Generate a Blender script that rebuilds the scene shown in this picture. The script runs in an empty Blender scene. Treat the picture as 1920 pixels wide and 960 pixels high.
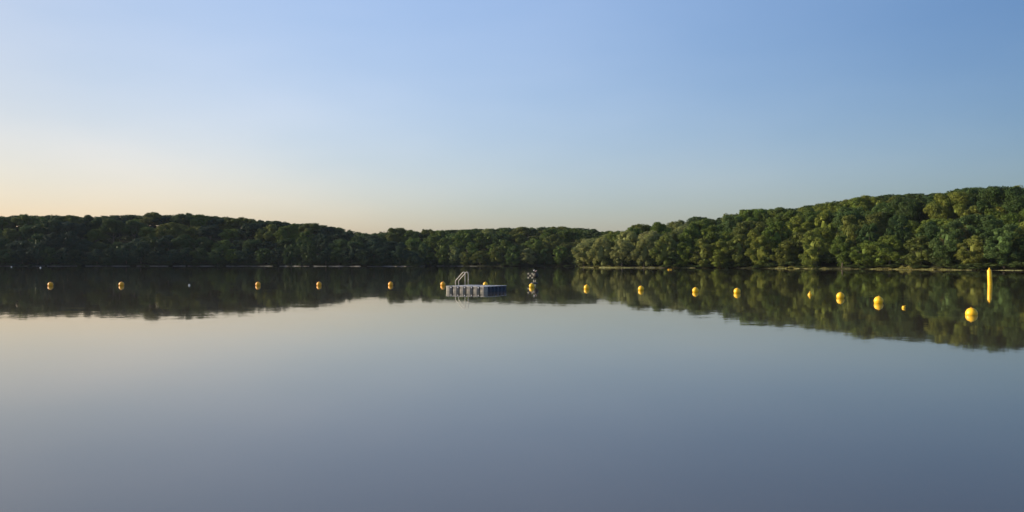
import bpy, math, random
import numpy as np
from mathutils import Vector, Matrix

random.seed(7)
R = math.radians
SC = bpy.context.scene
COL = SC.collection
F = 1507.0            # focal length in pixels of a 1920 wide frame
HOR = 493.0           # row of the horizon
CAMH = 2.0
SUN_AZ, SUN_EL = -78.0, 18.0     # degrees, azimuth right of the view direction (+Y)

# ------------------------------------------------------------------ helpers
def tag(o, label=None, cat=None, group=None, kind=None):
    if label: o['label'] = label
    if cat: o['category'] = cat
    if group: o['group'] = group
    if kind: o['kind'] = kind
    return o

def link(name, me, mat=None, parent=None, smooth=False):
    o = bpy.data.objects.new(name, me)
    COL.objects.link(o)
    if mat is not None and not me.materials:
        me.materials.append(mat)
    if parent is not None: o.parent = parent
    if smooth:
        me.polygons.foreach_set('use_smooth', [True] * len(me.polygons))
    return o

def empty(name, loc, rz=0.0):
    o = bpy.data.objects.new(name, None)
    o.empty_display_size = .2
    COL.objects.link(o); o.location = loc; o.rotation_euler = (0, 0, rz)
    return o

class MB:
    """collects faces for one mesh"""
    def __init__(s): s.v = []; s.f = []
    def add(s, vs, fs):
        n = len(s.v); s.v += [tuple(v) for v in vs]; s.f += [tuple(i + n for i in f) for f in fs]; return s
    def box(s, c, d, rz=0.0, m=None):
        x, y, z = d[0] / 2, d[1] / 2, d[2] / 2
        vs = [Vector((a * x, b * y, e * z)) for e in (-1, 1) for a, b in ((-1, -1), (1, -1), (1, 1), (-1, 1))]
        M = Matrix.Rotation(rz, 3, 'Z')
        if m is not None: M = M @ m
        vs = [M @ v + Vector(c) for v in vs]
        return s.add(vs, [(3, 2, 1, 0), (4, 5, 6, 7), (0, 1, 5, 4), (1, 2, 6, 5), (2, 3, 7, 6), (3, 0, 4, 7)])
    def lathe(s, prof, n=24, c=(0, 0, 0), m=None, closed=True):
        vs = []; fs = []
        for r, z in prof:
            for i in range(n):
                a = 2 * math.pi * i / n
                vs.append(Vector((r * math.cos(a), r * math.sin(a), z)))
        for k in range(len(prof) - 1):
            for i in range(n):
                j = (i + 1) % n
                fs.append((k * n + i, k * n + j, (k + 1) * n + j, (k + 1) * n + i))
        if closed:
            fs.append(tuple(reversed(range(n)))); fs.append(tuple(range((len(prof) - 1) * n, len(prof) * n)))
        if m is not None: vs = [m @ v for v in vs]
        return s.add([v + Vector(c) for v in vs], fs)
    def tube(s, pts, r, n=10, cap=True):
        pts = [Vector(p) for p in pts]
        rs = r if isinstance(r, (list, tuple)) else [r] * len(pts)
        vs = []; fs = []; up = None
        for k, p in enumerate(pts):
            d = (pts[min(k + 1, len(pts) - 1)] - pts[max(k - 1, 0)]).normalized()
            if up is None:
                up = d.orthogonal().normalized()
            up = (up - d * up.dot(d)).normalized(); sd = d.cross(up)
            for i in range(n):
                a = 2 * math.pi * i / n
                vs.append(p + rs[k] * (math.cos(a) * up + math.sin(a) * sd))
        for k in range(len(pts) - 1):
            for i in range(n):
                j = (i + 1) % n
                fs.append((k * n + i, k * n + j, (k + 1) * n + j, (k + 1) * n + i))
        if cap:
            fs.append(tuple(reversed(range(n)))); fs.append(tuple(range((len(pts) - 1) * n, len(pts) * n)))
        return s.add(vs, fs)
    def mesh(s, name):
        me = bpy.data.meshes.new(name); me.from_pydata(s.v, [], s.f); me.update(); return me
    def build(s, name, mat, parent=None, smooth=False, bevel=0.0):
        o = link(name, s.mesh(name), mat, parent, smooth)
        if bevel:
            b = o.modifiers.new('bevel', 'BEVEL'); b.width = bevel; b.segments = 2; b.limit_method = 'ANGLE'
        return o

def quads_mesh(name, V):
    """V: (n,4,3) array -> mesh of separate quads"""
    n = len(V); me = bpy.data.meshes.new(name)
    me.vertices.add(n * 4); me.vertices.foreach_set('co', V.reshape(-1).astype(np.float32))
    me.loops.add(n * 4); me.loops.foreach_set('vertex_index', np.arange(n * 4, dtype=np.int32))
    me.polygons.add(n); me.polygons.foreach_set('loop_start', np.arange(0, n * 4, 4, dtype=np.int32))
    me.polygons.foreach_set('loop_total', np.full(n, 4, dtype=np.int32))
    me.update(calc_edges=True); return me

# ------------------------------------------------------------------ materials
def new_mat(name):
    m = bpy.data.materials.new(name); m.use_nodes = True
    nt = m.node_tree; nt.nodes.clear()
    out = nt.nodes.new('ShaderNodeOutputMaterial')
    return m, nt, out

def N(nt, kind, **kw):
    n = nt.nodes.new(kind)
    for k, v in kw.items():
        if k.startswith('i_'): n.inputs[k[2:].replace('_', ' ')].default_value = v
        else: setattr(n, k, v)
    return n

def plain(name, col, rough=.5, metal=0.0, var=.12, scale=6.0, spec=.5):
    m, nt, out = new_mat(name)
    p = N(nt, 'ShaderNodeBsdfPrincipled'); p.inputs['Roughness'].default_value = rough
    p.inputs['Metallic'].default_value = metal; p.inputs['Specular IOR Level'].default_value = spec
    tc = N(nt, 'ShaderNodeTexCoord'); no = N(nt, 'ShaderNodeTexNoise'); no.inputs['Scale'].default_value = scale
    no.inputs['Detail'].default_value = 5
    nt.links.new(tc.outputs['Object'], no.inputs['Vector'])
    rp = N(nt, 'ShaderNodeValToRGB')
    rp.color_ramp.elements[0].position = .35; rp.color_ramp.elements[1].position = .7
    rp.color_ramp.elements[0].color = tuple(c * (1 - var) for c in col) + (1,)
    rp.color_ramp.elements[1].color = tuple(min(1, c * (1 + var)) for c in col) + (1,)
    nt.links.new(no.outputs['Fac'], rp.inputs['Fac']); nt.links.new(rp.outputs['Color'], p.inputs['Base Color'])
    nt.links.new(p.outputs[0], out.inputs['Surface'])
    return m

def leaf_mat():
    m, nt, out = new_mat('foliage')
    oi = N(nt, 'ShaderNodeObjectInfo'); tc = N(nt, 'ShaderNodeTexCoord')
    geo = N(nt, 'ShaderNodeNewGeometry')
    no = N(nt, 'ShaderNodeTexNoise'); no.inputs['Scale'].default_value = .33; no.inputs['Detail'].default_value = 3
    nt.links.new(tc.outputs['Object'], no.inputs['Vector'])
    hs = N(nt, 'ShaderNodeHueSaturation')
    # hue drifts between clumps, value between single leaf sprays
    mr = N(nt, 'ShaderNodeMapRange'); mr.inputs['From Min'].default_value = .3; mr.inputs['From Max'].default_value = .7
    mr.inputs['To Min'].default_value = .482; mr.inputs['To Max'].default_value = .512
    nt.links.new(no.outputs['Fac'], mr.inputs['Value']); nt.links.new(mr.outputs['Result'], hs.inputs['Hue'])
    mv = N(nt, 'ShaderNodeMapRange'); mv.inputs['To Min'].default_value = .8; mv.inputs['To Max'].default_value = 1.22
    nt.links.new(geo.outputs['Random Per Island'], mv.inputs['Value']); nt.links.new(mv.outputs['Result'], hs.inputs['Value'])
    nt.links.new(oi.outputs['Color'], hs.inputs['Color'])
    d = N(nt, 'ShaderNodeBsdfPrincipled'); d.inputs['Roughness'].default_value = .65; d.inputs['Specular IOR Level'].default_value = .08
    t = N(nt, 'ShaderNodeBsdfTranslucent'); mx = N(nt, 'ShaderNodeMixShader'); mx.inputs[0].default_value = .18
    nt.links.new(hs.outputs['Color'], d.inputs['Base Color']); nt.links.new(hs.outputs['Color'], t.inputs['Color'])
    nt.links.new(d.outputs[0], mx.inputs[1]); nt.links.new(t.outputs[0], mx.inputs[2])
    nt.links.new(mx.outputs[0], out.inputs['Surface'])
    return m

def water_mat():
    m, nt, out = new_mat('lake_water')
    L = nt.links.new
    geo = N(nt, 'ShaderNodeNewGeometry')
    def slope(scale, stretch, amp, detail=2.0):
        mp = N(nt, 'ShaderNodeMapping'); mp.inputs['Scale'].default_value = (scale * stretch[0], scale * stretch[1], scale)
        no = N(nt, 'ShaderNodeTexNoise'); no.inputs['Scale'].default_value = 1.0; no.inputs['Detail'].default_value = detail
        L(geo.outputs['Position'], mp.inputs['Vector']); L(mp.outputs[0], no.inputs['Vector'])
        sb = N(nt, 'ShaderNodeVectorMath', operation='SUBTRACT'); sb.inputs[1].default_value = (.5, .5, .5)
        L(no.outputs['Color'], sb.inputs[0])
        ml = N(nt, 'ShaderNodeVectorMath', operation='MULTIPLY'); ml.inputs[1].default_value = (amp, amp, 0)
        L(sb.outputs[0], ml.inputs[0]); return ml
    a = slope(.9, (.8, 1), WAVE[0]); b = slope(.12, (.45, 1), WAVE[1]); c = slope(6, (.8, 1), WAVE[2], 1)
    # light airs: patches where the small ripple is stronger
    mp = N(nt, 'ShaderNodeMapping'); mp.inputs['Scale'].default_value = (.006, .03, 1)
    pn = N(nt, 'ShaderNodeTexNoise'); pn.inputs['Scale'].default_value = 1.0; pn.inputs['Detail'].default_value = 3
    L(geo.outputs['Position'], mp.inputs['Vector']); L(mp.outputs[0], pn.inputs['Vector'])
    pr = N(nt, 'ShaderNodeMapRange'); pr.inputs['From Min'].default_value = .4; pr.inputs['From Max'].default_value = .68
    pr.inputs['To Min'].default_value = .55; pr.inputs['To Max'].default_value = 2.0
    L(pn.outputs['Fac'], pr.inputs['Value'])
    s1 = N(nt, 'ShaderNodeVectorMath', operation='ADD'); L(a.outputs[0], s1.inputs[0]); L(c.outputs[0], s1.inputs[1])
    s2 = N(nt, 'ShaderNodeVectorMath', operation='SCALE'); L(s1.outputs[0], s2.inputs[0]); L(pr.outputs['Result'], s2.inputs['Scale'])
    s3 = N(nt, 'ShaderNodeVectorMath', operation='ADD'); L(s2.outputs[0], s3.inputs[0]); L(b.outputs[0], s3.inputs[1])
    s4 = N(nt, 'ShaderNodeVectorMath', operation='ADD'); L(s3.outputs[0], s4.inputs[0]); s4.inputs[1].default_value = (0, 0, 1)
    nm = N(nt, 'ShaderNodeVectorMath', operation='NORMALIZE'); L(s4.outputs[0], nm.inputs[0])
    fr = N(nt, 'ShaderNodeFresnel'); fr.inputs['IOR'].default_value = WIOR
    gl = N(nt, 'ShaderNodeBsdfGlossy'); gl.inputs['Roughness'].default_value = WROUGH; gl.inputs['Color'].default_value = (.97, .97, .97, 1)
    df = N(nt, 'ShaderNodeBsdfDiffuse'); df.inputs['Color'].default_value = WBODY
    L(nm.outputs[0], gl.inputs['Normal'])
    mx = N(nt, 'ShaderNodeMixShader'); L(fr.outputs[0], mx.inputs[0]); L(df.outputs[0], mx.inputs[1]); L(gl.outputs[0], mx.inputs[2])
    L(mx.outputs[0], out.inputs['Surface'])
    return m

WAVE = (.005, .0035, .004); WIOR = 1.70; WROUGH = .028; WBODY = (.056, .047, .031, 1)
FOL = leaf_mat()
BARK = plain('bark', (.09, .075, .055), .9, var=.4, scale=2.0)
WATER = water_mat()
FLOOR = plain('forest_floor', (.030, .032, .016), .95, var=.5, scale=.15, spec=.03)
GRAVEL = plain('pale_gravel', (.13, .127, .115), .95, var=.3, scale=.4)
GRASS = plain('bank_grass', (.15, .155, .055), .95, var=.35, scale=.3)
BED = plain('lake_bed', (.05, .05, .035), .95)

# ------------------------------------------------------------------ lie of the land
def lut(px, tab):
    if tab in (SKY_L, SKY_M, SKY_R):
        lift = 3.0 if tab is not SKY_R else 3.0 + 4.0 * np.clip((np.asarray(px) - 1500) / 400, 0, 1)
        return np.interp(px, [t[0] for t in tab], [t[1] for t in tab]) - lift
    return np.interp(px, [t[0] for t in tab], [t[1] for t in tab])

# skyline rows (top of the canopy) read along the picture, per wood
SKY_L = [(-2600, 440), (-900, 412), (0, 404), (100, 402), (170, 406), (250, 402), (380, 402), (440, 408), (470, 409),
         (520, 416), (580, 419), (640, 425), (690, 433), (735, 452), (770, 474), (800, 494)]
SKY_M = [(560, 440), (690, 433), (760, 432), (830, 431), (960, 426), (1000, 425), (1090, 426), (1130, 429), (1240, 432), (1300, 440)]
SKY_R = [(1075, 480), (1090, 462), (1115, 443), (1170, 428), (1225, 418), (1262, 409), (1290, 412), (1350, 404), (1400, 397), (1470, 388),
         (1560, 378), (1600, 371), (1680, 362), (1750, 362), (1830, 354), (1880, 350), (1920, 351), (2300, 340), (4200, 250)]
SH_L = [(-2600, 380), (-900, 470), (0, 500), (400, 500), (650, 475), (800, 455)]
SH_M = [(560, 560), (800, 520), (900, 495), (1100, 470), (1300, 460)]
SH_R = [(1080, 345), (1290, 318), (1500, 285), (1620, 262), (1750, 236), (1920, 212), (2400, 165), (4200, 95)]
WOODS = {
    'left':  dict(sky=SKY_L, shore=SH_L, p0=-2600, p1=800, depth=80, tree=17.0, tipR=800, tipL=None),
    'mid':   dict(sky=SKY_M, shore=SH_M, p0=560, p1=1300, depth=70, tree=16.0, tipR=None, tipL=None),
    'right': dict(sky=SKY_R, shore=SH_R, p0=1084, p1=4200, depth=105, tree=16.5, tipR=None, tipL=1084),
}

def land(X, Y):
    """terrain height"""
    Yc = np.maximum(Y, 20.0)
    px = 960 + X / Yc * F
    z = np.full_like(Yc, -3.0)
    for k, w in WOODS.items():
        sh = lut(px, w['shore']); s = Y - sh
        s = s + 2.2 * np.sin(px * .021 + 1) * (Yc / 400) + 1.2 * np.sin(px * .067) * (Yc / 400)
        if w['tipR'] is not None: s = np.minimum(s, (w['tipR'] - px) / F * Yc * 1.3)
        if w['tipL'] is not None: s = np.minimum(s, (px - w['tipL']) / F * Yc * 1.3)
        if k == 'mid': s = np.minimum(s, np.minimum((px - 560), (1300 - px)) / F * Yc)
        s = np.where(Y < 21, -99, s)
        ridge = sh + w['depth']
        H = np.maximum(CAMH + (HOR - lut(px, w['sky'])) * ridge / F - w['tree'], 1.2)
        t = np.clip(s / w['depth'], 0, 1)
        hill = H * (t * t * (3 - 2 * t) * .35 + t * .65) + 7.5 * np.clip((s - w['depth'] - 4) / 9, 0, 1) * np.clip((H - 1.2) / 6, 0, 1)
        zz = np.where(s > 0, .55 * np.clip(s / 2.5, 0, 1) + hill, np.maximum(-3, s * .22))
        z = np.maximum(z, zz)
    return z

def make_ground():
    xs = np.concatenate([np.arange(-2600, -420, 26), np.arange(-420, 360, 4.0), np.arange(360, 2600, 26)])
    ys = np.concatenate([np.arange(-1500, 60, 120), np.arange(60, 180, 6), np.arange(180, 640, 4.0), np.arange(640, 3200, 60)])
    X, Y = np.meshgrid(xs, ys)
    Z = land(X, Y)
    Z = Z + np.where(Z > 1, .25 * np.sin(X * .35) * np.sin(Y * .29), 0)
    V = np.stack([X, Y, Z], -1).reshape(-1, 3)
    nx, ny = len(xs), len(ys)
    i, j = np.meshgrid(np.arange(nx - 1), np.arange(ny - 1))
    a = (j * nx + i).reshape(-1)
    Q = np.stack([a, a + 1, a + nx + 1, a + nx], -1)
    me = bpy.data.meshes.new('terrain')
    me.from_pydata(V.tolist(), [], Q.tolist()); me.update()
    o = link('terrain', me, FLOOR, smooth=True); tag(o, kind='structure')
make_ground()
WS = 6000
o = MB().add([(-WS, -WS, 0), (WS, -WS, 0), (WS, WS, 0), (-WS, WS, 0)], [(0, 1, 2, 3)]).build('lake_water', WATER)
tag(o, kind='structure')

def shore_s(w, px):
    """Y of the waterline for a picture column (terrain wobble included)"""
    Ys = np.linspace(60, 640, 4000)
    X = (px - 960) / F * Ys
    z = land(X, Ys)
    lo = lut(px, w['shore'])
    ok = (z > .02) & (Ys > lo - 14)
    return Ys[np.argmax(ok)] if ok.any() else lo

def bank(name, w, p0, p1, step, mat, z1, width, zr=.12):
    """a low strip of real ground at the water's edge"""
    rng = np.random.default_rng(int(abs(p0)) + 3)
    ps = np.arange(p0, p1 + .1, step); v = []; f = []
    for p in ps:
        y = shore_s(WOODS[w], p)
        k = min(1, (p - p0) / 26 + .05, (p1 - p) / 26 + .05) * (.72 + .28 * math.sin(p * .11 + p0) * math.sin(p * .043))
        h = (z1 + rng.uniform(-zr, zr)) * max(k, .08)
        for dy, z in ((-1.6, -.3), (-.9, h * .35), (-.1, h), (width, h * .9), (width + 1.5, -.1)):
            yy = y + dy
            v.append(((p - 960) / F * yy, yy, z))
    for i in range(len(ps) - 1):
        if width and (math.sin(ps[i] * .19 + p0) + math.sin(ps[i] * .071) < -1.25): continue
        for k in range(4):
            a = i * 5 + k; f.append((a, a + 5, a + 6, a + 1))
    return tag(MB().add(v, f).build(name, mat, smooth=True), kind='structure')

bank('gravel_shore', 'left', -200, 792, 4, GRAVEL, .42, 2.0)
bank('gravel_shore', 'mid', 806, 898, 3, GRAVEL, .5, 2.0)
bank('grass_bank', 'right', 1087, 1192, 2, GRASS, .6, 3.0)
bank('grass_bank', 'right', 1270, 1330, 2, GRASS, .32, 1.6)
bank('grass_bank', 'right', 1420, 1560, 2, GRASS, .4, 1.8)
bank('gravel_shore', 'right', 1178, 1268, 2, GRAVEL, .22, 1.0)
bank('gravel_shore', 'right', 1562, 1990, 2, GRASS, .16, .8)

# ------------------------------------------------------------------ trees
def sprays(rng, centers, radii, per, size, up=.35, jit=.75):
    """leaf sprays (quads) sitting on the outside of foliage lobes"""
    C = np.repeat(centers, per, 0); Rr = np.repeat(radii, per)
    n = len(C)
    d = rng.normal(size=(n, 3)); d[:, 2] += up; d /= np.linalg.norm(d, axis=1, keepdims=True)
    P = C + d * (Rr * rng.uniform(.72, 1.1, n))[:, None]
    nrm = d + rng.normal(size=(n, 3)) * jit * .55; nrm /= np.linalg.norm(nrm, axis=1, keepdims=True)
    t = np.cross(nrm, rng.normal(size=(n, 3))); t /= np.linalg.norm(t, axis=1, keepdims=True)
    b = np.cross(nrm, t)
    s = (size * rng.uniform(.6, 1.3, n))[:, None]; q = (size * rng.uniform(.35, .8, n))[:, None]
    return np.stack([P - t * s * .5, P - b * q * .5, P + t * s * .5, P + b * q * .5], 1)

def lobe_shell(rng, centers, radii, n):
    """coarse inner bodies so that crowns are not see-through"""
    out = []
    g = np.array([(math.sin(th) * math.cos(ph), math.sin(th) * math.sin(ph), math.cos(th))
                  for th in np.linspace(.01, math.pi - .01, n) for ph in np.linspace(0, 2 * math.pi, n + 2)])
    m = n + 2
    for c, r in zip(centers, radii):
        P = c + g * r * rng.uniform(.75, 1.05, (len(g), 1))
        for i in range(n - 1):
            for j in range(m - 1):
                a = i * m + j; out.append((P[a], P[a + 1], P[a + m + 1], P[a + m]))
    return np.array(out)

def crown_arrays(seed, kind, dens=1.0):
    """local tree 16 m tall, base at origin: boughs of foliage, each made of smaller lobes"""
    rng = np.random.default_rng(seed)
    P = {'dome': (11, 4.1, 9.2, 5.0, (1.7, 2.9), -.75, 1.0), 'tall': (11, 2.9, 8.6, 6.0, (1.4, 2.4), -.85, 1.25),
         'skirt': (14, 3.6, 7.4, 6.4, (1.5, 2.5), -.99, 1.15), 'open': (9, 4.6, 10.6, 4.0, (1.8, 3.1), -.45, .8)}[kind]
    nm, rx, zc, rz, br, low, tall = P
    i = np.arange(nm) + .5
    zz = 1 - (1 - low) * i / nm; ph = i * 2.399963 + rng.uniform(0, 6) + rng.normal(0, .35, nm)
    rr = np.sqrt(np.maximum(0, 1 - zz * zz))
    if kind == 'skirt': rr = np.where(zz < 0, np.maximum(rr, .8), rr)
    irr = rng.uniform(.66, 1.15, nm)
    M = np.stack([np.cos(ph) * rr * rx * irr, np.sin(ph) * rr * rx * irr, zc + zz * rz * rng.uniform(.8, 1.05, nm)], 1)
    MR = rng.uniform(*br, nm)
    M = np.concatenate([M, [[rng.uniform(-1, 1), rng.uniform(-1, 1), 13.2]]]); MR = np.append(MR, rng.uniform(1.6, 2.3))
    Cn = []; Rd = []
    for c, r in zip(M, MR):
        k = int(14 * (r / 2.2) ** 2) if dens > .6 else int(5 * (r / 2.2) ** 2) + 2
        d = rng.normal(size=(k, 3)); d += np.array([c[0], c[1], (c[2] - zc) + 2.0]) / 6.0
        d /= np.linalg.norm(d, axis=1, keepdims=True)
        p = c + d * r * rng.uniform(.55, 1.0, (k, 1)) * [1, 1, .8 * tall]
        Cn.append(p); Rd.append(rng.uniform(.26, .62, k) * r * .85)
    Cn = np.concatenate(Cn); Rd = np.concatenate(Rd)
    Cn[:, 2] = np.minimum(Cn[:, 2], 16.2 - Rd * .9)
    Cn[:, 2] = np.maximum(Cn[:, 2], Rd * (.75 if kind == 'skirt' else 1.2))
    n = np.maximum(8, (95 * dens * (Rd / .9) ** 2)).astype(int)
    cr = np.repeat(np.arange(len(Cn)), n)
    A = sprays(rng, Cn[cr], Rd[cr], 1, .42 if dens > .6 else .9)
    B = lobe_shell(rng, M, MR * (.6 if dens > .6 else .7), 7 if dens > .6 else 5)
    core = lobe_shell(rng, np.array([[0, 0, zc]]), np.array([1.0]), 9)
    core = (core - [0, 0, zc]) * [rx * .5, rx * .5, rz * .72] + [0, 0, zc]
    return np.concatenate([A, B, core])

def trunk_mesh(seed):
    rng = random.Random(seed); m = MB()
    lean = rng.uniform(-.4, .4)
    m.tube([(0, 0, -1), (0.03, 0, .6), (lean * .3, 0, 3), (lean, .2, 7), (lean * .6, 0, 12)], [.42, .33, .27, .2, .07], 8)
    for k in range(5):
        a = rng.uniform(0, 6.28); z = rng.uniform(3, 8); l = rng.uniform(2.2, 3.6)
        x, y = math.cos(a), math.sin(a)
        m.tube([(lean * z / 9, 0, z), (x * l * .5, y * l * .5, z + l * .45), (x * l, y * l, z + l * 1.1)], [.14, .1, .04], 6)
    return m.mesh('trunk')

KINDS = ['dome', 'dome', 'tall', 'skirt', 'skirt', 'open', 'dome', 'tall', 'skirt', 'open', 'dome', 'skirt', 'tall', 'open', 'dome', 'skirt']
CROWNS = [quads_mesh('crown', crown_arrays(100 + i, k)) for i, k in enumerate(KINDS)]
TRUNKS = [trunk_mesh(i) for i in range(4)]
for me in CROWNS: me.materials.append(FOL)
for me in TRUNKS: me.materials.append(BARK)

HUES = {  # foliage colours; some carry painted light: bluish green shade, silvery green sunlit haze
    'mid green': (.080, .120, .022), 'dark green': (.042, .074, .022), 'yellow-green': (.116, .148, .026),
    'olive green': (.098, .118, .026), 'deep green': (.056, .094, .026), 'brownish': (.096, .092, .026), 'silvery green': (.168, .192, .064),
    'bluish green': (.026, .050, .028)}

TREES = []    # dicts collected first, then built with labels
def plant(wood, row, rowname, px, s, h, width, kind, hue):
    w = WOODS[wood]
    y = shore_s(w, px) + s
    x = (px - 960) / F * y
    z = float(land(np.array([x]), np.array([y]))[0])
    if z < .05: z = .1
    TREES.append(dict(wood=wood, row=row, rowname=rowname, px=px, x=x, y=y, z=z, h=h, w=width, kind=kind, hue=hue))

def scatter(wood, p0, p1, rows, pick_hue, rng):
    w = WOODS[wood]
    for r, (s, sp, hh, kinds, rowname) in enumerate(rows):
        px = p0 + rng.uniform(0, 1) * sp / (lut(p0, w['shore'])) * F * .6
        while px < p1:
            ymid = lut(px, w['shore']) + s
            px_s = sp / ymid * F
            ss = s + rng.uniform(-2.2, 2.2) * (1 if r else .5)
            y = shore_s(w, px) + ss; x = (px - 960) / F * y
            z = float(land(np.array([x]), np.array([y]))[0])
            top = CAMH + (HOR - float(lut(px, w['sky']))) * y / F      # canopy must stay below the skyline
            h = hh * rng.uniform(.72, 1.14)
            h = min(h, (top - z) * (rng.uniform(.93, 1.0) if rowname != 'skyline' else rng.uniform(.89, 1.035)))
            if h > 3.2:
                width = rng.uniform(.85, 1.15) * sp / 8.4 * (min(1.0, (h / hh) ** .5) if h < hh * .7 else 1)
                plant(wood, r, rowname, px, ss, h, width, rng.choice(kinds), pick_hue(rng, px, r))
            px += px_s * rng.uniform(.8, 1.2)

rng = random.Random(11)
def hue_left(r, px, row):  # shaded foot and lit tops are put into the foliage colour by row
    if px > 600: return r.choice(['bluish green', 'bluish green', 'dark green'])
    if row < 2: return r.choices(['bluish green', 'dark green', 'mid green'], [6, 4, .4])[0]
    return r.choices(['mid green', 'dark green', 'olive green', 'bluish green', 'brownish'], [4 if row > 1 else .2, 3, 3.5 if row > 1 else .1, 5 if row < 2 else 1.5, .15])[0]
def hue_mid(r, px, row): return r.choices(['mid green', 'dark green', 'olive green', 'deep green', 'silvery green'], [5, 1.2, 3, 2, 1.6 if row < 2 else .3])[0]
def hue_right(r, px, row):
    if px < 1200 and row < 3: return 'silvery green'  # willow foliage; the point's hazy sunlight is put into this paler colour
    if px < 1300 and r.random() < .5: return 'silvery green'
    if 1775 < px < 1835 and row in (1, 2) and r.random() < .7: return 'brownish'
    return r.choices(['mid green', 'dark green', 'yellow-green', 'olive green', 'deep green', 'brownish'], [5.4, 2, 3.6, 2.6, 2.2, .04])[0]
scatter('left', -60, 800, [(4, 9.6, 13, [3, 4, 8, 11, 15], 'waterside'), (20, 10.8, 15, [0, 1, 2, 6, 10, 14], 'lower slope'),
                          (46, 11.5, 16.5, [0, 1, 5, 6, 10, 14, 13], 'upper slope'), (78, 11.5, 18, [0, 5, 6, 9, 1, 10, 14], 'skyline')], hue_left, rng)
scatter('mid', 735, 1180, [(4, 9.0, 10.5, [3, 4, 8, 11, 15], 'waterside'), (18, 10.5, 14.5, [0, 1, 2, 7, 10, 12], 'lower slope'),
                          (42, 11.5, 16, [0, 1, 6], 'upper slope'), (68, 11.5, 17, [0, 1, 5, 6, 10, 14, 13], 'skyline')], hue_mid, rng)
scatter('right', 1094, 1990, [(2.5, 8.4, 12.5, [3, 4, 8, 11, 15], 'waterside'), (12, 9.0, 16, [2, 3, 4, 7, 8, 11, 12, 15], 'lower slope'),
                          (28, 9.9, 16.5, [0, 1, 2, 6, 7, 10, 12, 14], 'middle slope'), (49, 11.0, 17, [0, 1, 6, 5, 10, 13, 14], 'upper slope'),
                          (76, 11.6, 17, [0, 1, 5, 6, 10, 14, 13], 'high slope'), (104, 11.6, 17.5, [0, 5, 6, 9, 13, 10], 'skyline')], hue_right, rng)

PLACE = {'left': 'dark left wood', 'mid': 'middle wood behind the raft', 'right': 'sunlit right wood'}
def landmark(px):
    marks = [(22, 'small white float on the far left'), (95, 'leftmost yellow buoy'), (228, 'second buoy from left'), (355, 'tiny white float'), (484, 'third buoy from left'),
             (598, 'fourth buoy from left'), (732, 'fifth buoy from left'), (870, 'raft ladder'), (930, 'right end of raft'), (1000, 'dark round instrument float'),
             (1100, 'first buoy right of raft and float'), (1202, 'buoy before the wooded point'), (1304, 'mid-lake yellow buoy'), (1382, 'buoy left of small cone float'),
             (1518, 'small yellow cone float'), (1575, 'big buoy by the cone float'), (1647, 'second largest buoy'), (1694, 'tiny yellow float'),
             (1821, 'nearest yellow buoy'), (1855, 'yellow pole')]
    best = min(marks, key=lambda m: abs(m[0] - px))
    return best

def build_trees():
    seen = {}
    for key in sorted({(t['wood'], t['row']) for t in TREES}):
        row = sorted([t for t in TREES if (t['wood'], t['row']) == key], key=lambda t: t['px'])
        for i, t in enumerate(row):
            t['ord'] = i + 1; t['n'] = len(row)
    def ordn(k):
        return '%d%s' % (k, 'th' if 10 <= k % 100 <= 20 else {1: 'st', 2: 'nd', 3: 'rd'}.get(k % 10, 'th'))
    for t in TREES:
        side = PLACE[t['wood']]
        size = 'small ' if t['h'] < 9 else ('tall ' if t['h'] > 16 else '')
        shape = {'dome': 'round', 'tall': 'narrow', 'skirt': 'low-skirted', 'open': 'broad'}[KINDS[t['kind']]]
        lm = landmark(t['px'])
        where = {'left': 'left wood', 'mid': 'middle wood', 'right': 'right wood'}[t['wood']]
        lab = '%s%s %s tree, %s %s tree from the left in the %s' % (size, shape, t['hue'], ordn(t['ord']), t['rowname'], where)
        root = empty('broadleaf_tree', (t['x'], t['y'], t['z'] - .1), rng.uniform(0, 6.28))
        tag(root, lab, 'tree', 'trees of the %s' % side)
        sc = t['h'] / 16.0
        root.scale = (sc * .25 + t['w'] * .75, sc * .25 + t['w'] * .75, sc)
        cr = bpy.data.objects.new('crown', CROWNS[t['kind']]); COL.objects.link(cr); cr.parent = root
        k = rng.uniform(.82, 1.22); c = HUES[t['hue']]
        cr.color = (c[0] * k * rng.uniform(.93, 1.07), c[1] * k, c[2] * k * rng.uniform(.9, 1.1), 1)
        tr = bpy.data.objects.new('trunk', TRUNKS[t['ord'] % 4]); COL.objects.link(tr); tr.parent = root
build_trees()
print('TREES', len(TREES), {k: sum(t['wood'] == k for t in TREES) for k in WOODS})

def merged_stuff(name, items, kinds, col, dens=.35, scale_z=16.0):
    base = [crown_arrays(300 + k, kd, dens) for k, kd in enumerate(kinds)]
    parts = []
    for (x, y, z, h, w, k) in items:
        a = base[k % len(base)] * [w, w, h / scale_z]
        th = random.uniform(0, 6.28); c, s = math.cos(th), math.sin(th)
        a = a @ np.array([[c, s, 0], [-s, c, 0], [0, 0, 1]])
        parts.append(a + [x, y, z - .3])
    o = link(name, quads_mesh(name, np.concatenate(parts)), FOL); o.color = col + (1,)
    return tag(o, kind='stuff')

def at_shore(wood, px, s):
    y = shore_s(WOODS[wood], px) + s; x = (px - 960) / F * y
    return x, y, max(0.0, float(land(np.array([x]), np.array([y]))[0]))

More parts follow.
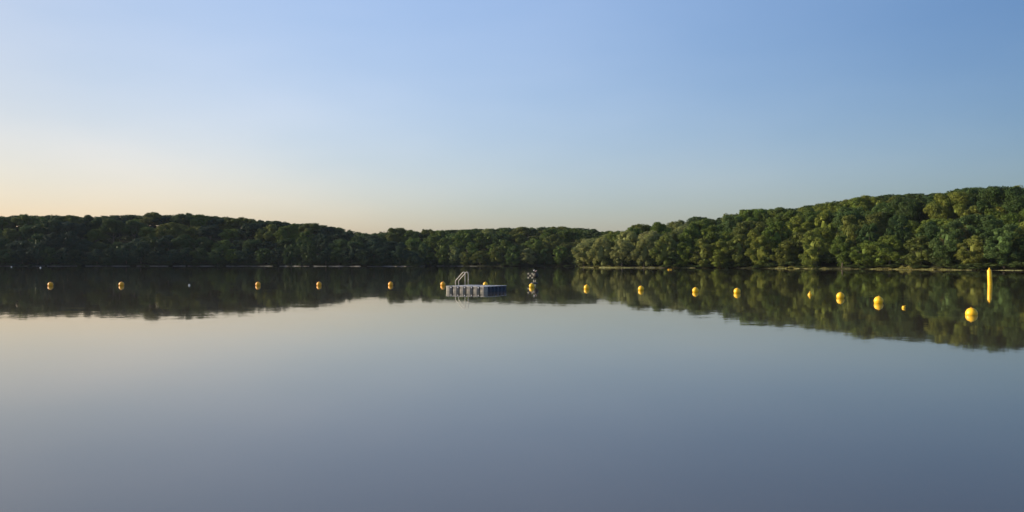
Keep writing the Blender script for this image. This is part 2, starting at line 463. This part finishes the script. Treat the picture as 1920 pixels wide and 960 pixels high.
# woodland carrying on beyond both edges of the frame
it = []
for wood, p0, p1, ss, sp in (('left', -1500, -70, (6, 34, 72), 13), ('right', 2000, 3300, (5, 24, 54, 95), 11)):
    for s in ss:
        px = p0
        while px < p1:
            x, y, z = at_shore(wood, px, s + random.uniform(-3, 3))
            it.append((x, y, z, random.uniform(12, 17), random.uniform(1.1, 1.5), random.randrange(3)))
            px += sp / y * F * random.uniform(.8, 1.2)
for wood, p0, p1, ss in (('left', -100, 790, (92, 104)), ('mid', 700, 1230, (80, 92)), ('right', 1120, 2000, (116, 128))):
    for s in ss:
        px = p0
        while px < p1:
            x, y, z = at_shore(wood, px, s + random.uniform(-3, 3))
            top = CAMH + (HOR - float(lut(px, WOODS[wood]['sky']))) * y / F
            h = min(17, (top - z) * random.uniform(.84, .94))
            if h > 3: it.append((x, y, z, h, random.uniform(1.1, 1.4), random.randrange(3)))
            px += 6.5 / y * F * random.uniform(.8, 1.2)
merged_stuff('distant_woodland', it, ['dome', 'skirt', 'tall'], (.05, .08, .024), .22)
tag(COL.objects['distant_woodland'], 'green woodland filling in behind the tree lines and past both edges', 'woodland')

# undergrowth filling the foot of each wood
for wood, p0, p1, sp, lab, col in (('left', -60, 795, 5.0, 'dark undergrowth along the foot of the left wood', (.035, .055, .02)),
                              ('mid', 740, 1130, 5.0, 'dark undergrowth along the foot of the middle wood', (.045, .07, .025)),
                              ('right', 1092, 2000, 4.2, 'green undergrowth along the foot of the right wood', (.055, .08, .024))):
    it = []
    for s in (.9, 4.5, 9, 14, 25, 35, 46, 57, 67, 78, 90):
        px = p0
        while px < p1:
            x, y, z = at_shore(wood, px, s + random.uniform(-1.5, 1.5))
            hmax = CAMH + (HOR - float(lut(px, WOODS[wood]['sky']))) * y / F - z
            h = min(random.uniform(2.5, 5.5), hmax * .9)
            if s < 1:
                h *= .5
                if random.random() < (.45 if 1085 < px < 1180 else .3): h = 0
            if h > 1: it.append((x, y, z, h, random.uniform(.45, .75), random.randrange(2)))
            px += sp * (1 if s < 10 else 1.6) / y * F * random.uniform(.7, 1.3)
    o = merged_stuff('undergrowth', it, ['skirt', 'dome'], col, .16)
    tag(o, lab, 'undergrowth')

# reeds and long grass on the sunlit banks
def reeds(wood, ranges, lab, col):
    rg = np.random.default_rng(5); Q = []
    for p0, p1, n, hh in ranges:
        for _ in range(n):
            px = p0 + (p1 - p0) * rg.beta(1.6, 1.6)
            e = min(px - p0, p1 - px) / max(1, .35 * (p1 - p0))
            Q.append((px, rg.uniform(-.9, 1.6), hh * rg.uniform(.5, 1.2) * min(1, .25 + e) * (.7 + .3 * math.sin(px * .31))))
    pxs = sorted(set(int(q[0]) for q in Q)); sh = {p: shore_s(WOODS[wood], p) for p in pxs}
    V = []
    for px, s, h in Q:
        y = sh[int(px)] + s; x = (px - 960) / F * y; a = rg.uniform(0, 3.14); w = rg.uniform(.05, .14)
        dx, dy = math.cos(a) * w, math.sin(a) * w; lx, ly = rg.normal(0, .12, 2)
        z = .1
        V.append(((x - dx, y - dy, z), (x + dx, y + dy, z), (x + lx + dx * .3, y + ly + dy * .3, z + h), (x + lx - dx * .3, y + ly - dy * .3, z + h)))
    o = link('bank_grass', quads_mesh('bank_grass', np.array(V)), FOL); o.color = col + (1,)
    tag(o, lab, 'grass', kind='stuff')
reeds('right', [(1087, 1175, 3200, .8), (1178, 1300, 1500, .5), (1420, 1560, 3600, .8), (1600, 1800, 2400, .45), (1685, 1710, 700, 1.3)],
      'yellow-green grass and reeds on the bank below the right wood', (.17, .165, .05))

# ------------------------------------------------------------------ things on the water
def ground_at(px, row):
    y = F * CAMH / (row - HOR); return (px - 960) / F * y, y

YEL = plain('yellow_plastic', (.78, .46, .012), .45, var=.13, scale=7, spec=.4)
ORA = plain('orange_yellow_plastic', (.78, .36, .02), .42, var=.06, scale=3, spec=.4)
STEEL = plain('brushed_steel', (.46, .445, .41), .42, metal=.35, var=.05)
CUBE = plain('grey_polyethylene', (.24, .228, .20), .55, var=.1, scale=3)
BLUE = plain('dark_blue_polyethylene', (.012, .022, .05), .5, var=.1, scale=3)
DECK = plain('pale_deck_plastic', (.46, .46, .46), .5, var=.08, scale=3)
DARKP = plain('dark_plastic', (.02, .022, .025), .5, var=.2)
WHITEP = plain('white_plastic', (.72, .71, .68), .45, var=.05)
BLACKP = plain('black_rubber', (.008, .008, .009), .6, var=.2)
PINK = plain('pinkish_grey_metal', (.45, .33, .32), .5, var=.05)
GREYF = plain('grey_white_foam', (.55, .56, .55), .7, var=.05)

def buoy_meshes(mat):
    prof = []
    for i in range(25):
        t = -math.pi / 2 + math.pi * i / 24
        r = .215 * math.cos(t); z = .225 * math.sin(t)
        if abs(z) < .02: r += .006      # moulding seam round the waist
        prof.append((max(r, .002), z))
    b = MB().lathe(prof, 32).mesh('float_body'); b.materials.append(mat)
    b.polygons.foreach_set('use_smooth', [True] * len(b.polygons))
    e = MB()
    e.lathe([(.045, .2), (.045, .218), (.03, .224)], 16)
    ring = [(0.02 * math.cos(a), 0, .232 + .016 * math.sin(a)) for a in np.linspace(0, 2 * math.pi, 14)]
    e.tube(ring, .007, 8, cap=False)
    e = e.mesh('lifting_eye'); e.materials.append(mat)
    return b, e
BM = {'y': buoy_meshes(YEL), 'o': buoy_meshes(ORA)}
BUOYS = [
    (95, 536, 'o', 'leftmost round yellow buoy, before the dark left wood'),
    (228, 535.6, 'o', 'orange-yellow round buoy, second from the left'),
    (484, 535.4, 'o', 'orange-yellow round buoy, first to the right of the tiny white float'),
    (598.5, 535.3, 'o', 'orange-yellow round buoy, fourth from the left'),
    (732.5, 535.3, 'o', 'orange-yellow round buoy, next to the left of the raft without touching it'),
    (830.5, 535.2, 'o', 'orange-yellow round buoy showing past the left corner of the grey raft'),
    (910.3, 535.6, 'y', 'round yellow buoy peeping over the deck of the grey raft'),
    (997, 538.8, 'y', 'round yellow buoy right under the dark instrument float'),
    (1100, 541.9, 'y', 'round yellow buoy in front of the tip of the wooded point'),
    (1202, 544.3, 'y', 'round yellow buoy, second to the right of the instrument float'),
    (1304, 547.6, 'y', 'round yellow buoy, third to the right of the instrument float'),
    (1382, 549.6, 'y', 'round yellow buoy, last one left of the small cone float'),
    (1575.5, 559, 'y', 'round yellow buoy just right of the small cone float'),
    (1647, 568.3, 'y', 'large round yellow buoy just left of the tiny yellow float'),
    (1821, 590.2, 'y', 'nearest and largest round yellow buoy, below left of the yellow pole'),
]
first = None
for i, (px, row, c, lab) in enumerate(BUOYS):
    x, y = ground_at(px, row)
    zc = .11 if i < 14 else .05
    root = empty('marker_buoy', (x, y, zc), rng.uniform(0, 6))
    root.rotation_euler = (rng.uniform(-.1, .1), rng.uniform(-.1, .1), root.rotation_euler.z)
    s = rng.uniform(.97, 1.04); root.scale = (s, s, s)
    tag(root, lab, 'buoy', 'yellow swimming-area buoys in a line across the lake')
    for k, nm in enumerate(('float_body', 'lifting_eye')):
        o = bpy.data.objects.new(nm, BM[c][k]); COL.objects.link(o); o.parent = root

# small floats
x, y = ground_at(1518.5, 553.2)
r = empty('cone_float', (x, y, 0)); tag(r, 'small yellow cone-topped float between two round buoys', 'float')
MB().lathe([(.05, -.1), (.135, -.02), (.135, .03), (.07, .13), (.025, .19), (.02, .2)], 24).build('float_body', YEL, r, True)
MB().lathe([(.03, .19), (.03, .23), (.012, .25)], 12).build('tip_cap', YEL, r, True)
x, y = ground_at(1694, 577.5)
r = empty('small_float', (x, y, 0), .4); r.scale = (.72, .72, .72); tag(r, 'tiny pale yellow float between the two largest round buoys', 'float')
MB().lathe([(.01, -.09), (.09, -.06), (.115, 0), (.09, .06), (.01, .09)], 20, m=Matrix.Rotation(R(75), 3, 'Y'), c=(0, 0, .03)).build('float_body', YEL, r, True)
MB().tube([(.06, 0, .06), (.1, 0, .13), (.13, 0, .16)], .018, 8).build('line_eye', YEL, r, True)
x, y = ground_at(355, 535.3)
r = empty('white_float', (x, y, .03)); tag(r, 'tiny white ball float alone between the second and third buoys from the left', 'float')
MB().lathe([(.004, -.09), (.06, -.065), (.088, 0), (.06, .065), (.02, .088), (.02, .11), (.004, .115)], 18).build('float_body', GREYF, r, True)
for px, row, s, lab in ((21.5, 500.6, .9, 'faint grey-white float far off by the left shore, at the picture edge'),
                        (76, 502.2, .9, 'faint white float far off, above the leftmost yellow buoy')):
    x, y = ground_at(px, row)
    r = empty('white_float', (x, y, .05)); tag(r, lab, 'float')
    MB().lathe([(.01, -.3 * s), (.26 * s, -.2 * s), (.36 * s, 0), (.26 * s, .2 * s), (.06, .34 * s), (.05, .5 * s), (.01, .52 * s)], 18).build('float_body', GREYF, r, True)
# yellow oblong float near the right shore
x, y = ground_at(1256, 505.9)
r = empty('oblong_float', (x, y, 0), .1); r.scale = (.82, .7, .62); tag(r, 'yellow oblong float lying low off the right shore, below the wooded point', 'float')
MB().lathe([(.02, -.82), (.2, -.74), (.3, -.5), (.32, 0), (.3, .5), (.2, .74), (.02, .82)], 20, m=Matrix.Rotation(R(90), 3, 'Y'), c=(0, 0, .16)).build('float_body', YEL, r, True)
for sx in (-1, 1):
    MB().lathe([(.325, -.05), (.335, -.04), (.335, .04), (.325, .05)], 20, m=Matrix.Rotation(R(90), 3, 'Y'), c=(sx * .42, 0, .16)).build('band', ORA, r, True)

# yellow pole (spar buoy)
x, y = ground_at(1855.5, 535)
r = empty('spar_buoy', (x, y, 0)); tag(r, 'tall yellow cylindrical pole buoy standing upright in the water at far right', 'pole buoy')
pole = MB().tube([(.035, 0, -.6), (.03, 0, 0), (0, 0, .7), (-.02, 0, 1.32), (-.024, 0, 1.40)], [.19, .19, .185, .18, .13], 28)
o = pole.build('pole_body', YEL, r, True)
MB().lathe([(.09, 1.39), (.09, 1.45), (.05, 1.49), (.045, 1.55), (.02, 1.58)], 18, c=(-.025, 0, 0)).build('top_cap', YEL, r, True)

# ------------------------------------------------------------------ swimming raft of cubes
NC, PITCH = 6, .555
ux, uy = -.89, .456          # along the front face, to the left
vx, vy = .456, .89           # along the right side, away from camera
Cx, Cy = -1.83, 55.7         # nearest corner
raft = empty('swimming_raft', (Cx, Cy, 0))
tag(raft, 'square grey modular plastic swimming raft with a steel ladder on deck', 'raft')
def cube_mesh(mat):
    m = MB(); h = PITCH * .90 / 2; c = .15; z0, z1 = -.12, .345
    def ring(h, c): return [(h, h - c), (h - c, h), (-h + c, h), (-h, h - c), (-h, -h + c), (-h + c, -h), (h - c, -h), (h, -h + c)]
    levels = [(z0, .9), (z0 + .05, 1), (z1 - .06, 1), (z1 - .015, .965), (z1, .9)]
    vs = []; fs = []
    for z, k in levels: vs += [(a * k, b * k, z) for a, b in ring(h, c)]
    for l in range(len(levels) - 1):
        for i in range(8):
            j = (i + 1) % 8; fs.append((l * 8 + i, l * 8 + j, l * 8 + 8 + j, l * 8 + 8 + i))
    fs.append(tuple(range(7, -1, -1))); fs.append(tuple(range(32, 40)))
    me = m.add(vs, fs).mesh('float_cube'); me.materials.append(mat); return me
def plate_mesh():
    m = MB(); h = PITCH * .93 / 2 * .97; c = .1
    r = [(h, h - c), (h - c, h), (-h + c, h), (-h, h - c), (-h, -h + c), (-h + c, -h), (h - c, -h), (h, -h + c)]
    m.add([(a, b, z) for z in (.338, .362) for a, b in r], [(i, (i + 1) % 8, 8 + (i + 1) % 8, 8 + i) for i in range(8)] + [tuple(range(8, 16))])
    for a in (-.12, 0, .12): m.box((a, 0, .366), (.06, .36, .01))
    me = m.mesh('deck_plate'); me.materials.append(DECK); return me
CM = cube_mesh(CUBE); CMB = cube_mesh(BLUE); PLM = plate_mesh()
ang = math.atan2(uy, ux)
def rp(a, b, z=0.0):      # a along the front face to the left, b along the side going back
    return (ux * a + vx * b, uy * a + vy * b, z)
for i in range(NC):
    for j in range(NC):
        o = bpy.data.objects.new('float_cube', CMB if i == 0 and j > 0 else CM); COL.objects.link(o); o.parent = raft
        pl = bpy.data.objects.new('deck_plate', PLM); COL.objects.link(pl); pl.parent = o
        if i == 0 and j > 0: o['label'] = 'dark blue float cube on the shaded right side of the raft'
        o.location = rp((i + .5) * PITCH, (j + .5) * PITCH, rng.uniform(-.004, .004)); o.rotation_euler = (0, 0, ang)
# connector pins between the cubes, two to a joint on the outside faces
pm = MB(); pm.lathe([(.045, -.03), (.045, .02), (.028, .035)], 14, m=Matrix.Rotation(R(90), 3, 'X'))
PM = pm.mesh('connector_pin'); PM.materials.append(WHITEP)
lm = MB(); lm.box((0, 0, 0), (.11, .09, .07)); LM = lm.mesh('connector_lug'); LM.materials.append(DARKP)
for i in range(1, NC):
    for face in range(2):
        for z in (.27,):
            a, b = (i * PITCH, -.0) if face == 0 else (0.0, i * PITCH)
            off = .015
            for me, d in ((LM, .03), (PM, -.02)) if face == 0 else ((LM, .03),):
                o = bpy.data.objects.new(me.name, me); COL.objects.link(o); o.parent = raft
                o.location = rp(a, b + d, z) if face == 0 else rp(a + d, b, z)
                o.rotation_euler = (0, 0, math.atan2(vy, vx) - math.pi / 2 if face == 0 else math.atan2(uy, ux) - math.pi / 2)
# ladder at the left edge, handrails sloping up to the right over the deck
lad = empty('ladder', (0, 0, 0)); lad.parent = raft
L0 = NC * PITCH
for b in (1.55, 2.0):
    def P(a, z): return rp(L0 - a, b, z)
    pts = [P(-.02, -.7), P(-.03, .3), P(-.04, .62), P(-.01, .72), P(.06, .80), P(.3, 1.04), P(.52, 1.26), P(.6, 1.33), P(.68, 1.345), P(.74, 1.3), P(.77, 1.2), P(.77, .8), P(.77, .37)]
    MB().tube(pts, .020, 12).build('handrail', STEEL, lad, True)
    MB().lathe([(.06, .372), (.06, .384), (.03, .394)], 14, c=P(.77, 0)).build('deck_flange', STEEL, lad)
for z in (-.55, -.27, .0, .26):
    m = MB(); m.tube([rp(L0 + .03, 1.53, z), rp(L0 + .03, 2.02, z)], .02, 10); m.build('rung', STEEL, lad, True)

# ------------------------------------------------------------------ dark instrument float
x, y = ground_at(1000, 531)
CREAM = plain('cream_paint', (.36, .34, .25), .6, var=.1)
r = empty('instrument_float', (x, y, 0), R(-22)); tag(r, 'dark instrument float with round drum and black-and-white chequered panel right of the raft', 'instrument float')
sq = y / F
# dark drum seen face-on, axis towards the camera
MB().lathe([(.02, -.16), (.24, -.15), (.27, -.1), (.27, .1), (.24, .15), (.02, .16)], 28, m=Matrix.Rotation(R(90), 3, 'X'), c=(.24, 0, .76)).build('drum', BLACKP, r, True)
MB().box((-.30, -.03, .74), (.64, .05, .62)).build('panel', BLACKP, r, bevel=.01)
pn = [o for o in COL.objects if o.parent == r and o.name.startswith('panel')][0]
for a, b in ((-.21, .2), (.21, .2), (0, 0), (-.21, -.2), (.21, -.2)):
    MB().box((-.30 + a, -.062, .74 + b), (.165, .012, .165)).build('white_square', CREAM, pn)
for lx, col in ((.02, 0), (.18, 0)):
    MB().tube([(lx, 0, -.3), (lx + .02, 0, .5)], .016, 8).build('leg', STEEL, r, True)
m = MB(); m.tube([(.12, 0, .95), (.14, 0, 1.22)], .03, 8); m.build('mast', BLACKP, r, True)
MB().box((.08, -.02, 1.27), (.16, .08, .07), m=Matrix.Rotation(R(-35), 3, 'Y')).build('sensor_head', WHITEP, r, bevel=.01)
MB().box((.27, -.02, 1.2), (.2, .08, .08), m=Matrix.Rotation(R(-25), 3, 'Y')).build('sensor_head', PINK, r, bevel=.01)
MB().lathe([(.26, -.12), (.34, -.08), (.34, .04), (.28, .08)], 24, c=(.1, 0, 0)).build('float_base', DARKP, r, True)

# thin evening air over the lake
hz, nt, out = new_mat('haze')
pv = N(nt, 'ShaderNodeVolumePrincipled'); pv.inputs['Color'].default_value = (.72, .84, 1, 1); pv.inputs['Density'].default_value = .000035
nt.links.new(pv.outputs[0], out.inputs['Volume'])
tag(MB().box((0, 0, 43), (13000, 13000, 94)).build('haze', hz), kind='stuff')

# ------------------------------------------------------------------ light, sky, camera
w = bpy.data.worlds.new('World'); SC.world = w; w.use_nodes = True
nt = w.node_tree; nt.nodes.clear()
sky = nt.nodes.new('ShaderNodeTexSky'); sky.sky_type = 'NISHITA'; sky.sun_disc = False
sky.sun_elevation = R(SUN_EL); sky.sun_rotation = R(SUN_AZ); sky.altitude = 0
sky.air_density = 1.0; sky.dust_density = 1.7; sky.ozone_density = 2.4
bg = nt.nodes.new('ShaderNodeBackground'); bg.inputs['Strength'].default_value = .10
wo = nt.nodes.new('ShaderNodeOutputWorld')
# slightly purer blue overhead and less red in the glow near the sun than the plain model: gain = exp(c + a*x + b*z)
tc = nt.nodes.new('ShaderNodeTexCoord'); sx = nt.nodes.new('ShaderNodeSeparateXYZ'); nt.links.new(tc.outputs['Generated'], sx.inputs[0])
def clampd(out, lo, hi):
    n = nt.nodes.new('ShaderNodeClamp'); n.inputs['Min'].default_value = lo; n.inputs['Max'].default_value = hi
    nt.links.new(out, n.inputs['Value']); return n.outputs[0]
def mth(op, a, b=None):
    n = nt.nodes.new('ShaderNodeMath'); n.operation = op
    for i, v in enumerate((a, b)):
        if v is None: continue
        if isinstance(v, (int, float)): n.inputs[i].default_value = v
        else: nt.links.new(v, n.inputs[i])
    return n.outputs[0]
dx = clampd(sx.outputs['X'], -.6, .6); q = mth('MULTIPLY', mth('MULTIPLY', dx, dx), -1.0); dz = clampd(sx.outputs['Z'], 0, .4)  # sideways dimming: lens falloff put into the sky colour
# faint, wide, streaky haze high up
mpn = nt.nodes.new('ShaderNodeMapping'); mpn.inputs['Scale'].default_value = (1.3, 1.3, 4.5); mpn.inputs['Rotation'].default_value = (0, R(14), 0)
cn = nt.nodes.new('ShaderNodeTexNoise'); cn.inputs['Scale'].default_value = 1.6; cn.inputs['Detail'].default_value = 4; cn.inputs['Roughness'].default_value = .45
nt.links.new(tc.outputs['Generated'], mpn.inputs['Vector']); nt.links.new(mpn.outputs[0], cn.inputs['Vector'])
wisp = mth('SUBTRACT', cn.outputs['Fac'], .5)
cb = nt.nodes.new('ShaderNodeCombineXYZ')
for i, (c0, a0, b0, q0, w0) in enumerate(((.34, -.34, .80, 1.62, .5), (.19, -.13, 1.06, 1.38, .28), (.18, .06, 1.2, 1.3, .14))):
    e = mth('ADD', mth('ADD', mth('MULTIPLY', dx, a0), mth('MULTIPLY', q, q0)), mth('ADD', mth('MULTIPLY', dz, b0), mth('MULTIPLY', wisp, w0)))
    nt.links.new(mth('EXPONENT', mth('ADD', e, c0)), cb.inputs[i])
vm = nt.nodes.new('ShaderNodeVectorMath'); vm.operation = 'MULTIPLY'
nt.links.new(sky.outputs[0], vm.inputs[0]); nt.links.new(cb.outputs[0], vm.inputs[1])
nt.links.new(vm.outputs[0], bg.inputs[0]); nt.links.new(bg.outputs[0], wo.inputs[0])

sl = bpy.data.lights.new('sun', 'SUN'); sl.energy = 5.0; sl.angle = R(.5); sl.color = (1.0, .85, .62)
so = bpy.data.objects.new('sun', sl); COL.objects.link(so)
d = Vector((math.sin(R(SUN_AZ)) * math.cos(R(SUN_EL)), math.cos(R(SUN_AZ)) * math.cos(R(SUN_EL)), math.sin(R(SUN_EL))))
so.rotation_euler = d.to_track_quat('Z', 'Y').to_euler(); so.location = d * 300

cam = bpy.data.cameras.new('camera'); co = bpy.data.objects.new('camera', cam); COL.objects.link(co)
cam.sensor_width = 36; cam.lens = 36 * F / 1920; cam.clip_start = .1; cam.clip_end = 20000
co.location = (0, 0, CAMH); co.rotation_euler = (R(90) + math.atan((HOR - 480) / F), 0, 0)
SC.camera = co

SC.view_settings.view_transform = 'Standard'; SC.view_settings.look = 'None'
SC.view_settings.exposure = 0.44; SC.view_settings.gamma = 1.0
SC.cycles.max_bounces = 5; SC.cycles.diffuse_bounces = 2; SC.cycles.glossy_bounces = 3; SC.cycles.volume_bounces = 0
SC.cycles.use_denoising = True
